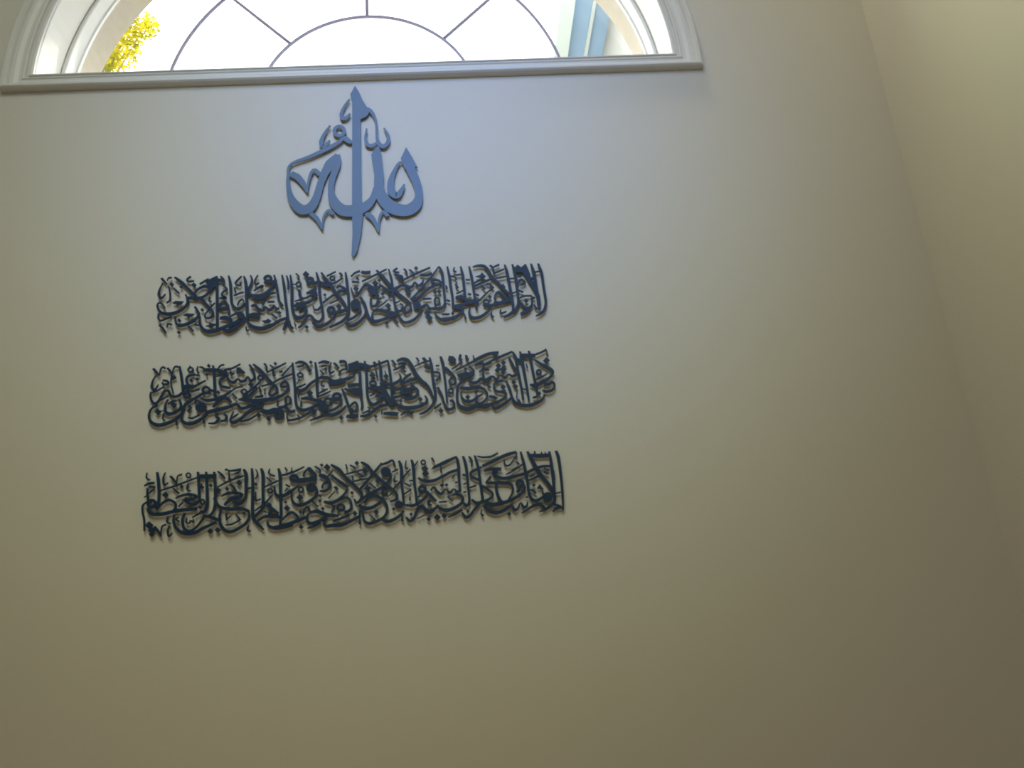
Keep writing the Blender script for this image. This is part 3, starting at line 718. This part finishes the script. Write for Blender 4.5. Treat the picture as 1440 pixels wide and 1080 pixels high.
S3063,1191,39 3183,1066,65 3131,993,81 2926,988,81 2735,957,55
D2963,1077 2919,1126 2965,1173 3009,1124
S2766,938,71 2953,894,123 3177,957,81
S2952,877,75 2811,735,78 2731,607,74 2704,295,74 2757,104,105 2970,1,134 3160,47,112 3320,128,89
S2797,603,81 3015,566,113 3252,594,94 3436,517,74 3509,355,61 3426,195,67 3281,130,77 3200,209,74 3252,312,64 3390,387,48
S2814,470,48 2838,312,70 2950,212,89 3107,222,80 3229,314,71
D2986,257 2919,329 2988,399 3055,326
D3212,398 3159,456 3214,512 3267,454
S3027,806,65 3148,716,91 3276,742,87 3375,820,97 3497,738,97 3645,838,71
M3222,1207,56 3416,1264,98 3456,1134,56 3330,1007,55
S3422,1086,65 3439,833,81
M3549,1095,56 3594,1042,49
M3492,1200,49 3671,1266,72
S3305,129,80 3425,40,115 3616,111,96
S2103,61,63 2279,189,54
D2270,-82 2202,-8 2271,63 2340,-11
M3523,644,49 3581,558,58
M3203,1364,39 3424,1462,59 3636,1536,56 3876,1548,50
P3651,1518 3893,1555 3856,1472 3787,1391 3743,1461
S3449,1206,49 3817,1372,72 4063,1469,73 4252,1539,60
S4252,1539,56 4331,1360,92 4355,1070,85 4395,731,78 4424,479,74 4446,180,64
D3850,1085 3779,1164 3854,1240 3925,1161
D3990,1166 3923,1241 3995,1313 4061,1238
D3810,955 3741,1031 3814,1105 3883,1028
D3972,954 3881,1056 3979,1155 4070,1052
S4146,1387,49 4221,1196,85 4302,988,72
S3464,768,75 3675,864,65 3772,775,81 3882,886,46 4004,812,88 4105,899,46 4212,842,81 4335,902,72
S4460,1532,56 4496,1248,102 4533,891,88 4560,605,78 4584,304,74 4598,73,38
S4349,1325,66 4512,1247,132
S4444,1422,116 4651,1401,132 4875,1397,99
M4693,1536,60 4725,1423,83
S4878,1431,56 5026,1475,56 5177,1552,60
M5169,1544,43 5202,1362,40
S4714,1389,83 4752,1047,85 4780,793,75 4813,557,75 4825,257,64 4704,215,64
S4849,1262,49 5045,1107,92 5211,996,115 5292,915,92 5259,807,72 5089,674,85 4842,568,97 4652,574,55
D5146,1135 5060,1233 5156,1329 5242,1230
O4974,913,65 4961,880,65 4933,861,65 4900,863,65 4874,885,65 4867,919,65 4880,952,65 4908,971,66 4942,969,66 4967,947,65
S4821,707,39 4969,765,59 5136,856,39
S5033,577,65 5159,562,81 5259,614,75 5314,519,65 5248,398,74 5078,358,87 4987,405,65
S4029,719,42 4109,497,81 4150,280,74 4210,128,96 4330,47,106 4515,4,106 4721,29,106 4934,135,84 5032,278,48
S3951,723,65 3776,708,75 3693,588,65 3752,455,77 3984,389,81 3967,258,74 3805,168,83 3581,91,96 3329,65,105 3111,62,96
D3937,476 3865,555 3942,632 4014,552
S3548,323,64 3671,283,106 3762,237,80
S4123,232,64 4022,139,77 3843,27,83 3698,-30,80 3619,73,57
D4229,598 4163,672 4235,743 4300,669
D4268,479 4203,553 4274,623 4339,550
M4301,420,32 4275,207,39
S4364,86,64 4308,188,64
D4883,260 4829,321 4888,379 4942,319
M4849,455,42 4712,529,39
M4455,477,39 4563,435,39
M4602,1174,36 4625,1054,43
M3565,612,48 3608,543,48
M3498,1085,65 3542,1032,59"""
VERSE_BOTTOM = """M-5188,1601,28 -5193,1466,44 -5107,1401,53
S-4938,1594,63 -4898,1401,87 -4859,1067,71 -4854,786,71 -4907,650,61
M-4733,1578,28 -4777,1417,50 -4736,1261,71 -4643,1306,31
M-4608,1475,63 -4518,1377,72 -4434,1261,31
M-4439,1293,22 -4419,1458,41 -4318,1492,56
O-4103,1462,41 -4111,1429,41 -4136,1410,41 -4169,1412,41 -4196,1435,41 -4208,1469,41 -4200,1502,41 -4175,1521,41 -4143,1519,41 -4115,1497,41
M-4842,1110,40 -4506,1202,56 -4207,1302,47 -3907,1403,47
D-4681,913 -4771,999 -4699,1081 -4609,995
D-4302,1135 -4360,1191 -4312,1245 -4254,1189
M-4144,1267,31 -4165,1110,53 -4078,1058,47
M-4518,1159,43 -4357,1012,56
M-5233,1260,37 -5123,1312,71 -4987,1319,68
M-5118,1241,62 -4963,1207,62
S-5145,1203,46 -5135,1022,65 -5097,864,61
M-5119,1052,37 -4976,1169,40
M-5211,972,25 -5116,1021,34
O-4918,790,83 -4931,740,83 -4974,711,83 -5031,715,83 -5078,749,83 -5100,802,83 -5086,852,83 -5043,881,83 -4987,877,83 -4939,843,83
D-5037,802 -5100,862 -5050,919 -4987,859
S-5118,850,46 -5226,771,52 -5223,608,49 -5167,405,52 -5145,122,33
S-5107,701,52 -5061,590,86 -4944,529,101 -4702,526,101 -4479,569,95 -4224,592,98 -3892,601,98
S-4884,641,46 -4759,788,68 -4605,861,77 -4464,801,71 -4415,697,61 -4472,576,67
S-4440,897,31 -4292,954,68 -4096,976,77 -3925,915,77 -4057,845,77 -4211,870,108
S-4240,857,93 -4019,710,86 -3885,756,68 -3837,847,52
S-4244,795,40 -4350,677,43
S-3922,1539,63 -3877,1148,78 -3851,832,68
S-3717,1526,63 -3673,1056,78 -3654,695,77 -3712,513,92 -3812,535,92
S-3516,1514,63 -3466,1043,81 -3458,667,71 -3520,454,67 -3653,393,61
S-3900,1426,110 -3692,1405,132 -3461,1407,110
M-3821,1239,34 -3798,1111,59 -3755,1156,37
D-3583,1121 -3639,1175 -3592,1227 -3536,1172
O-3721,762,46 -3728,727,46 -3748,707,46 -3774,709,46 -3797,732,46 -3807,767,46 -3801,801,46 -3780,822,46 -3754,820,46 -3731,797,46
D-3813,579 -3864,629 -3822,676 -3770,626
S-4000,385,31 -3795,495,67
S-4441,497,46 -4443,298,70 -4342,123,85 -4173,14,106 -3918,12,100 -3683,119,85 -3403,231,67
S-4189,520,46 -4235,330,67 -4181,143,70 -4041,58,70 -3895,133,61 -3768,285,61 -3694,450,55
S-3715,413,61 -3515,354,95 -3299,263,92
M-4129,393,27 -4128,262,46 -4053,258,46 -4034,325,34 -3962,259,46 -3968,352,27
M-4334,421,34 -4391,371,52 -4304,304,46
M-4585,460,31 -4606,323,49 -4511,264,46
M-4906,220,67 -4808,108,66 -4723,-34,36
M-4733,-3,21 -4718,208,42 -4623,248,55
M-4531,227,30 -4575,93,48 -4528,-39,63 -4459,40,27
D-5017,154 -5131,262 -5040,364 -4926,256
D-4949,38 -5052,135 -4969,227 -4866,130
D-4952,-32 -5024,36 -4966,100 -4894,32
D-3529,-57 -3610,20 -3542,94 -3461,16
D-3349,-39 -3430,39 -3362,113 -3281,35
M-3426,1520,47 -3321,1426,72 -3240,1325,44
M-3249,1533,38 -3204,1563,47 -3156,1520,47 -3001,1518,57 -2848,1541,57
M-3148,1519,31 -3131,1303,41
P-3036,1424 -2968,1468 -2847,1509 -2905,1432
M-3421,1112,34 -3114,1262,56 -2779,1364,47
D-3111,1247 -3169,1303 -3120,1357 -3062,1301
S-2778,1536,63 -2718,1389,104 -2711,1118,75 -2710,850,71 -2783,691,77 -2904,659,93 -3014,729,77
D-2874,1116 -2957,1197 -2886,1274 -2804,1193
D-3169,1005 -3227,1062 -3178,1115 -3121,1059
M-3102,1166,53 -3014,1090,72 -2940,975,44
D-3388,956 -3470,1037 -3401,1113 -3319,1033
S-3311,880,34 -3161,938,81 -2962,945,78 -2791,887,78 -2911,816,93 -3063,794,124 -3224,648,55
S-3469,851,93 -3417,707,83 -3297,591,92 -3051,537,101 -2808,537,98 -2607,454,77
S-3303,560,46 -3332,377,61 -3292,174,76 -3179,22,94 -3027,-26,97 -2834,53,85 -2672,166,82 -2605,315,61 -2614,455,61
M-3169,443,61 -3153,258,37
M-3037,381,28 -3146,288,40
M-2931,398,40 -2812,251,61
M-3178,152,33 -3035,155,52 -2819,252,40
D-2731,372 -2778,417 -2738,460 -2691,415
S-2577,1548,63 -2540,1076,81 -2533,605,77 -2502,293,92 -2383,132,92 -2226,-31,46
M-2710,1166,63 -2682,1045,69 -2559,1046,56
S-2344,1534,63 -2292,1362,101 -2288,1060,78 -2275,667,74 -2316,420,55
M-2483,1518,28 -2425,1395,44 -2482,1263,34
D-2459,1080 -2512,1133 -2466,1183 -2413,1130
M-2456,937,31 -2456,725,56 -2327,748,37
S-2053,817,37 -2216,640,56 -2470,453,40
S-2201,631,40 -2318,467,68 -2480,307,77
P-2156,659 -2078,623 -2045,543 -1858,376 -1933,350 -2104,469 -2198,553
S-2385,201,55 -2236,292,80 -2069,296,86 -1855,267,77
O-1909,348,71 -1927,300,71 -1976,273,71 -2039,277,71 -2090,311,71 -2110,361,71 -2093,409,71 -2043,436,71 -1981,432,71 -1929,399,71
M-2241,431,40 -2163,395,40
M-2126,1512,28 -2146,1385,47 -1997,1312,57
M-2205,1293,47 -2070,1166,53
M-2267,1035,34 -2092,1111,53 -1909,1187,47
S-1909,1507,63 -1865,1304,94 -1847,875,75 -1820,404,74 -1842,51,46
S-1850,1327,54 -1711,1335,57 -1542,1412,41
O-2047,935,47 -2057,904,47 -2084,886,47 -2118,888,47 -2146,909,47 -2158,942,47 -2148,973,47 -2121,990,47 -2087,988,47 -2058,967,47
S-1998,1066,38 -1978,883,69 -1868,782,109 -1715,820,93 -1532,903,72
M-1721,1080,47 -1611,1010,63
M-1740,892,25 -1672,990,41
D-1667,390 -1754,475 -1677,556 -1590,471
D-1708,586 -1754,632 -1713,676 -1667,630
S-2149,186,40 -2116,69,82 -1970,-2,101 -1742,6,98 -1516,61,92
M-2609,108,30 -2627,-21,61 -2551,-41,55
M-1253,1508,35 -1400,1442,51 -1554,1379,54 -1739,1327,47
M-1744,1519,41 -1687,1427,54
M-1572,1509,22 -1578,1413,32
O-1429,1220,88 -1444,1177,88 -1485,1153,88 -1537,1157,88 -1579,1186,88 -1596,1230,88 -1581,1272,88 -1540,1296,88 -1488,1293,88 -1445,1264,88
S-1488,1168,126 -1271,1162,141 -946,1190,120
S-1400,1019,56 -1545,925,72 -1713,833,78
P-1182,1485 -1105,1488 -931,1293 -946,1206 -1087,1318 -1181,1404
S-1159,1459,48 -1258,1345,57 -1272,1250,57
M-996,1505,48 -870,1409,63 -861,1320,41
D-819,1476 -867,1525 -823,1572 -774,1523
D-679,1370 -772,1464 -686,1554 -594,1460
S-884,1274,95 -728,1208,126 -618,1066,94 -618,939,82 -726,851,78 -865,859,53
S-681,1086,79 -789,1005,53 -804,919,41
S-1553,918,31 -1565,730,53 -1493,584,84 -1354,526,102 -1155,587,87 -972,724,78 -935,879,78 -1006,1010,78
O-996,954,94 -1012,907,94 -1055,880,94 -1108,883,94 -1152,916,94 -1169,965,94 -1153,1013,94 -1110,1040,94 -1057,1037,94 -1013,1004,94
O-1274,916,47 -1284,878,47 -1313,856,47 -1349,858,47 -1379,884,47 -1391,924,47 -1380,962,47 -1351,984,47 -1315,982,47 -1285,956,47
D-1352,635 -1445,727 -1361,815 -1269,722
S-1812,163,40 -1655,307,68 -1542,357,83 -1426,269,80 -1371,181,68
S-1983,13,91 -1801,32,101 -1560,93,98 -1348,164,92 -1181,223,68
S-1273,275,37 -1244,405,49 -1161,478,62 -1106,350,62
D-1333,303 -1389,358 -1338,411 -1282,355
D-1311,-79 -1375,-16 -1317,43 -1254,-20
M-1063,620,43 -900,461,56
D-854,688 -900,734 -858,778 -812,731
D-861,563 -907,609 -865,652 -819,606
D-782,357 -834,409 -786,458 -735,406
S-1105,327,62 -922,346,108 -691,246,117 -384,203,62
S-1136,313,46 -1172,145,71 -1072,54,95 -889,96,89 -675,175,92
S-1161,-63,34 -1010,-19,61 -827,46,37
S-737,179,77 -759,73,61 -705,-31,92 -522,-27,101 -323,-32,107 -124,40,92 153,169,77
S-537,66,55 -323,137,71 -123,218,83
M-477,474,56 -576,285,40
S-755,585,78 -585,535,102 -400,610,84 -246,742,69 -160,871,56
S-588,1256,54 -385,1083,91 -152,910,94
S-589,1521,57 -386,1379,111 -230,1185,92 -43,998,88 127,813,94 204,698,78
S-542,1365,41 -681,1197,50
P-525,941 -447,960 -385,877 -447,833
M-486,820,31 -647,657,40
S-439,549,40 -246,650,69 -130,608,75 -73,479,68 -100,333,84 -246,272,93
O-255,400,71 -271,357,71 -313,333,71 -364,336,71 -406,366,71 -422,411,71 -406,454,71 -364,478,71 -313,475,71 -271,445,71
D17,174 -50,242 13,306 80,238
D-55,712 -105,763 -58,810 -9,760
M-616,561,37 -523,445,53
M-207,1512,41 -176,1373,48
M-105,1481,41 4,1410,64 35,1344,38
D72,1460 10,1524 69,1585 131,1521
M-247,1241,35 19,1297,54 286,1361,41
D279,1221 204,1299 276,1373 351,1295
M82,1277,48 237,1147,66
M-44,1204,32 -29,1083,54
M-76,1038,38 112,1075,54 346,1108,38
S178,1542,57 334,1430,105 488,1236,92 735,988,92 965,775,85 1071,642,75 1037,518,72 897,479,56
S704,1488,48 488,1227,79 314,1030,73 133,827,63
S125,812,94 194,697,84 154,565,78 54,501,78 0,599,47
S680,1441,57 838,1480,70 981,1532,64 1040,1363,57
O887,1243,105 870,1199,105 827,1173,105 775,1177,105 733,1207,105 717,1254,105 734,1298,105 777,1323,105 830,1320,105 871,1289,105
D803,1169 724,1250 801,1328 880,1246
S919,1217,79 900,1050,79 765,899,85 560,784,88 357,694,81 186,587,62
M959,1231,38 1117,1301,48
D338,759 247,852 333,940 424,847
D580,959 521,1020 578,1078 637,1017
M384,986,41 538,841,53
O827,704,56 813,663,56 780,638,56 740,641,56 708,669,56 696,713,56 709,755,56 742,779,57 783,776,57 815,748,57
M685,792,31 763,788,57
M853,616,31 963,696,38
S239,474,40 333,601,75 481,660,94 651,589,94 772,456,93 823,281,71 751,114,77 596,23,86 365,-39,92 243,46,71 210,226,62 153,401,62
S99,443,78 276,346,109 462,366,93 665,486,72
D546,168 478,238 543,304 612,234
M375,192,40 511,44,55
M136,122,34 134,-48,77
D15,172 -49,237 12,299 76,234
S137,308,62 128,154,52
S681,49,77 826,-15,99 996,29,83 1168,142,74 1233,239,56
O1186,383,78 1171,347,78 1134,326,78 1088,329,78 1051,354,78 1038,392,78 1053,428,78 1091,448,78 1137,446,78 1173,420,78
M1050,383,62 1220,365,62
D979,238 930,288 978,335 1026,285
S1138,1519,64 1197,1337,99 1192,984,79 1220,664,75 1236,364,56
M1432,1282,35 1222,1054,57 1108,909,54 989,797,57
M1328,1515,26 1299,1331,45 1377,1302,48
M1035,1130,29 1001,996,54 1095,990,41
S1462,1523,64 1504,1334,99 1517,964,79 1547,644,75 1563,390,69
M1627,1489,26 1545,1364,45
O1814,1432,42 1802,1400,42 1775,1382,42 1742,1384,42 1716,1405,42 1706,1438,42 1718,1470,42 1745,1489,42 1778,1487,42 1805,1465,42
D1794,1173 1704,1267 1794,1357 1884,1262
D1809,1043 1719,1137 1808,1227 1898,1132
M1258,932,38 1419,834,54
M1251,646,35 1433,749,50
M1397,590,28 1394,480,63
M1392,979,41 1502,980,47
S1267,370,56 1452,342,84 1625,410,81 1801,549,69 1860,656,57
O1792,739,88 1776,695,88 1736,670,88 1688,673,88 1649,703,88 1636,749,88 1652,793,88 1692,818,88 1740,815,88 1779,785,88
S1282,65,56 1380,-42,86 1482,29,77 1540,173,78 1622,300,87 1723,302,81 1789,180,93 1896,142,93 2008,221,78
D1416,78 1367,128 1415,174 1463,125
M1184,133,34 1195,-38,83
M1566,0,28 1755,89,40
D1847,-84 1784,-19 1847,43 1910,-23
D1615,525 1580,561 1614,596 1649,559
D1875,359 1817,419 1875,476 1933,416
M1980,1547,64 2047,1421,42
P1953,1232 2020,1325 2310,1453 2584,1551 2598,1493 2338,1362 2145,1293
M2201,1306,35 2210,1144,64
S2592,1550,64 2652,1359,96 2653,923,79 2668,635,69
S1616,1044,54 1770,954,95 2006,948,89 2246,1045,79 2439,1138,77 2647,1189,80
S1816,688,79 1929,555,82 2056,413,69
S1918,698,41 2007,772,69 2089,663,79 2188,594,88 2310,705,38 2400,612,88 2514,700,38 2581,625,82 2677,666,63
D2212,752 2154,813 2213,871 2271,810
D2330,766 2282,817 2331,865 2379,814
M2243,981,25 2239,869,32
M2546,1059,35 2479,974,41
M2553,866,44 2616,862,44
S2444,538,41 2602,560,69 2723,473,75 2701,348,78 2540,233,94 2319,169,109 2150,226,93 2068,318,53
M2341,513,41 2476,386,50
M2117,385,41 2328,388,47
S1623,244,78 1671,303,78 1762,235,109 1876,158,124 1994,220,78 2122,306,62
M1854,418,34 1844,355,53 1936,318,69
D1849,-76 1796,-21 1849,31 1903,-24
D2064,-82 1972,13 2064,103 2156,8
D2238,-40 2166,35 2239,107 2312,31
S2327,-11,37 2516,63,68 2708,160,56
S2783,1539,64 2843,1315,93 2870,910,79 2883,590,76 2886,353,75 2822,254,94 2732,331,69
M2933,1521,55 3006,1395,64 2983,1242,32
S3086,1537,58 3157,1231,83 3185,890,79 3211,570,82 3218,348,94 3074,301,103 2947,404,53
S2689,98,47 2776,-32,93 2878,-7,84 3003,141,78 3135,274,78
D2837,60 2793,106 2838,149 2882,103
S3252,1225,64 3106,1169,74 2959,1089,73 2985,983,70 3170,891,79
M3148,1516,35 3314,1474,55 3554,1492,45
M2915,707,41 3083,756,63
M2755,805,38 2851,831,48
M2745,599,38 2824,610,47
M2752,1062,64 2829,1025,64
S3186,762,73 3346,657,76 3487,521,63 3433,413,69 3272,336,78
M3191,145,34 3168,21,44 3227,-29,78
M3276,1484,42 3483,1475,58 3688,1564,55
S4169,1564,71 3917,1506,97 3671,1414,90 3441,1314,84 3262,1244,80
M4176,1547,49 4133,1386,39
M3829,1388,32 3859,1232,58 3979,1240,48 4128,1435,36
M4151,1303,48 4217,1226,55
M3858,989,35 4081,1096,48 4314,1236,48
P3969,1095 4150,1173 4213,1169 4081,1104
S3302,1109,42 3480,1157,90 3749,1136,96
S3667,1105,96 3554,1064,128 3595,965,102 3765,898,86 3956,910,89 4327,984,83 4524,1061,80 4689,1124,80 4851,1146,74 5026,1139,64
S3477,972,64 3332,804,63
S3332,804,63 3631,786,83 3914,760,86 4013,634,63 3971,477,57 3852,295,57
S3590,756,79 3594,565,88 3659,354,94 3725,287,79
S4274,1566,58 4342,1226,87 4390,803,80 4410,498,85 4468,327,88 4574,265,94 4704,320,79 4805,393,63
S3274,347,94 3440,242,119 3677,259,113 3916,315,91 4144,427,79 4304,568,73 4291,713,79
O4277,730,86 4259,687,86 4217,663,86 4168,666,86 4131,695,86 4119,739,86 4137,782,86 4178,806,86 4227,803,86 4265,774,86
S3252,238,78 3354,98,100 3537,32,109 3743,74,94 3938,179,78 4009,73,94 4105,106,63 4178,243,31 4248,128,85 4328,147,63 4361,263,31
D4135,484 4078,545 4139,602 4195,542
D3872,-79 3816,-19 3876,37 3932,-22
D4548,628 4501,679 4553,727 4599,676
S4450,1563,71 4615,1193,113 4768,908,106 4923,673,111 5032,459,114 5035,220,85 4857,66,85 4629,-22,31
S4498,1454,97 4762,1430,120 5035,1429,114
M4643,1560,49 4635,1454,65
M4818,1533,32 4811,1443,49
M4914,1519,32 4907,1437,49
S5019,1529,65 5046,1183,97 5058,761,86 5060,409,79
S5189,1535,75 5244,1335,97 5264,749,77 5260,349,73 5242,-29,41
S5067,1052,80 5077,792,96
S4425,801,48 4589,863,70 4753,925,64
M4464,895,42 4596,951,48
P4614,581 4703,695 4744,620 4802,553 4739,557
M4750,588,41 4775,411,54
M4446,559,41 4516,539,70 4588,455,57
O4954,336,101 4934,287,101 4890,259,101 4840,262,101 4802,296,101 4790,347,101 4810,396,101 4853,424,101 4904,421,101 4942,388,101
D4869,283 4813,343 4875,400 4930,340
S4190,-25,47 4452,123,72 4661,181,94 4786,63,78
S4974,-36,38 5108,58,88 5249,49,63
S5022,158,47 5189,84,79
M5077,424,35 5221,447,41
M4823,1002,42 4945,930,54
M4847,1098,39 4970,1041,48
M4314,377,38 4377,373,47"""

def spline(p, step, closed=False):
    """Catmull-Rom through (x, z, w); a fixed number of samples per span by its length."""
    n = len(p); out = []
    spans = n if closed else n - 1
    g = (lambda i: p[i % n]) if closed else (lambda i: p[max(0, min(n - 1, i))])
    for i in range(spans):
        a, b, c, d = g(i - 1), g(i), g(i + 1), g(i + 2)
        L = math.hypot(c[0] - b[0], c[1] - b[1])
        m = max(2, min(9, int(L / step) + 1))
        for k in range(m):
            t = k / m
            q = []
            for j in range(3):
                if j == 2:
                    q.append(b[2] + (c[2] - b[2]) * t)
                else:
                    q.append(0.5 * (2 * b[j] + (c[j] - a[j]) * t + (2 * a[j] - 5 * b[j] + 4 * c[j] - d[j]) * t * t
                                    + (3 * b[j] - a[j] - 3 * c[j] + d[j]) * t ** 3))
            out.append(q)
    if not closed: out.append(list(p[-1]))
    return out

def ribbon(mb, p, y0, y1, closed=False):
    """A flat cut stroke of varying width: front, back and edges."""
    n = len(p); v = []
    for i in range(n):
        a = p[(i - 1) % n] if closed or i > 0 else p[i]
        b = p[(i + 1) % n] if closed or i < n - 1 else p[i]
        tx, tz = b[0] - a[0], b[1] - a[1]
        L = math.hypot(tx, tz) or 1.0
        nx, nz = -tz / L, tx / L
        h = p[i][2] / 2
        # ends are cut on the slant of a reed pen
        sx = sz = 0.0
        if not closed and i in (0, n - 1):
            k = 0.22 * h
            sx, sz = tx / L * k, tz / L * k
        l = (p[i][0] + nx * h + sx, p[i][1] + nz * h + sz)
        r = (p[i][0] - nx * h - sx, p[i][1] - nz * h - sz)
        v += [(l[0], y0, l[1]), (r[0], y0, r[1]), (r[0], y1, r[1]), (l[0], y1, l[1])]
    f = []
    for i in range(n if closed else n - 1):
        j = (i + 1) % n
        for k in range(4):
            f.append((i * 4 + k, j * 4 + k, j * 4 + (k + 1) % 4, i * 4 + (k + 1) % 4))
    if not closed:
        f += [(0, 1, 2, 3), ((n - 1) * 4 + 3, (n - 1) * 4 + 2, (n - 1) * 4 + 1, (n - 1) * 4)]
    mb.add(v, f)

def prism(mb, p, y0, y1):
    n = len(p)
    v = [(x, y, z) for y in (y0, y1) for x, z in p]
    f = [tuple(range(n)), tuple(range(2 * n - 1, n - 1, -1))]
    f += [(i, (i + 1) % n, n + (i + 1) % n, n + i) for i in range(n)]
    mb.add(v, f)

K = 0.0001
def calligraphy(root, data, m, step, fat=1.0):
    body = MB(); count = 0; spots = []
    for line in data.strip().splitlines():
        ty = line[0]; pts = [tuple(float(a) * K for a in q.split(',')) for q in line[1:].split()]
        y0 = -0.0120 - (count % 60) * 0.000022      # welded strokes lie a hair over one another
        y1 = -0.0090; count += 1
        mb = body if ty in 'SOP' else MB()
        if ty == 'S': spots += [(a, b) for a, b, w in pts[1:-1] if w > 0.0036]
        if ty in 'SM':
            ribbon(mb, spline([(a, b, w * fat) for a, b, w in pts], step), y0, y1)
        elif ty == 'O':
            ribbon(mb, spline([(a, b, w * fat) for a, b, w in pts], step, True), y0, y1, True)
        else:
            prism(mb, pts, y0, y1)
        if ty == 'M': mb.build('vowel_mark', m, root)
        elif ty == 'D': mb.build('letter_dot', m, root)
    body.build('lettering', m, root)
    pins(root, spots)

def pins(root, spots):
    """Four stand-off pins behind the thick strokes nearest the plate's corners."""
    lo = [min(p[k] for p in spots) for k in (0, 1)]; hi = [max(p[k] for p in spots) for k in (0, 1)]
    for fx, fz in ((0.1, 0.25), (0.1, 0.7), (0.9, 0.25), (0.9, 0.7)):
        tx, tz = lo[0] + (hi[0] - lo[0]) * fx, lo[1] + (hi[1] - lo[1]) * fz
        x, z = min(spots, key=lambda p: (p[0] - tx) ** 2 + (p[1] - tz) ** 2)
        p = MB(); p.cyl((x, -0.0095, z), (x, 0.0002, z), 0.0014, 0.0014, 8); p.build('wall_pin', M_SPACER, root)

def plate(name, loc, data, m, label, cat, step, group=None, fat=0.88):
    r = tag(empty(name, loc), label, cat, group)
    calligraphy(r, data, m, step, fat)
    return r
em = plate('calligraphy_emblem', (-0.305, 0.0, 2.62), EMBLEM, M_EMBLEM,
           'glare-tinted blue Arabic calligraphy emblem with tall blade-like stroke below the window', 'wall art', 0.006, None, 1.0)
G = 'dark blue Arabic calligraphy plaques on the wall'
pa = plate('verse_plaque', (-0.3065, 0.0, 2.415), VERSE_TOP, M_PANEL,
           'dark blue cut-metal Arabic verse plaque directly under the emblem, topmost of three', 'wall art', 0.004, G)
pb = plate('verse_plaque', (-0.3065, 0.0, 2.155), VERSE_MIDDLE, M_PANEL,
           'dark blue cut-metal Arabic verse plaque between the two other plaques', 'wall art', 0.004, G)
pc = plate('verse_plaque', (-0.3065, 0.0, 1.875), VERSE_BOTTOM, M_PANEL,
           'dark blue cut-metal Arabic verse plaque lowest of the three, bare wall beneath', 'wall art', 0.004, G)

# ---------------------------------------------------------------- outside the window
random.seed(5)
slab('ground', M_GROUND, -25, 25, 0.3, 40, -0.3, -0.2)

# eave of the neighbouring wing, seen from below
ev = tag(empty('roof_eave', (0, 0, 0)), 'pale blue-grey roof eave with white edge outside the window on the right', 'roof eave')
EZ, EX, EY0, EY1 = 6.0, 0.80, 2.3, 9.0
e = MB(); e.box(EX + 0.10, EX + 3.0, EY0, EY1, EZ, EZ + 0.05); e.build('soffit', M_SOFFIT, ev)
e = MB(); e.box(EX, EX + 0.11, EY0, EY1, EZ - 0.06, EZ + 0.16); e.build('fascia', M_FASCIA, ev)
e = MB(); e.box(EX + 0.25, EX + 0.275, EY0, EY1, EZ - 0.02, EZ + 0.01); e.build('soffit_strip', M_FASCIA, ev)
e = MB(); e.box(EX + 0.40, EX + 2.9, EY0, EY1, -0.2, EZ); e.build('side_wall', M_BEIGE, ev)

# tree with yellowing leaves
tx, ty_, tz = -3.6, 4.2, 0.0
tr = tag(empty('tree', (tx, ty_, -0.2)), 'sunlit tree with yellow-green leaves outside the window on the left', 'tree')
b = MB(); b.cyl((0, 0, 0), (0.1, 0, 5.0), 0.14, 0.09, 12); b.build('trunk', M_BARK, tr)
CL = [(0.67, 0.0, 7.66, 0.14), (0.51, 0.0, 7.60, 0.17), (0.43, 0.05, 7.42, 0.19), (0.33, 0.0, 7.26, 0.17), (0.23, 0.0, 7.19, 0.21),
      (0.02, 0.05, 7.32, 0.36), (0.18, 0.0, 6.83, 0.30), (-0.2, 0.0, 6.75, 0.45), (-0.35, 0.1, 7.5, 0.45), (0.12, 0.1, 7.75, 0.28)]
for (x, y, z, r) in CL:
    b = MB(); mid = (0.1 + (x - 0.1) * 0.25, y * 0.5, 4.9 + (z - 4.9) * 0.6)
    b.cyl((0.1, 0, 4.9), mid, 0.035, 0.012, 8); b.cyl(mid, (x, y, z), 0.012, 0.003, 8); b.build('branch', M_BARK, tr)
lf = MB()
for (x, y, z, r) in CL:
    for _ in range(int((24000 if r < 0.25 else 8000) * r * r)):
        d = Vector((random.gauss(0, 1), random.gauss(0, 1), random.gauss(0, 1))).normalized() * r * random.random() ** 0.4
        p = Vector((x, y, z)) + d
        u = Vector((random.gauss(0, 1), random.gauss(0, 1), random.gauss(0, 1))).normalized()
        w = u.orthogonal().normalized(); t = u.cross(w)
        s = random.uniform(0.014, 0.028)
        lf.add([tuple(p - w * s), tuple(p + t * s * 0.45 + u * s * 0.15), tuple(p + w * s), tuple(p - t * s * 0.45 + u * s * 0.15)],
               [(0, 1, 2), (0, 2, 3)])
lf.build('foliage', M_LEAF, tr)
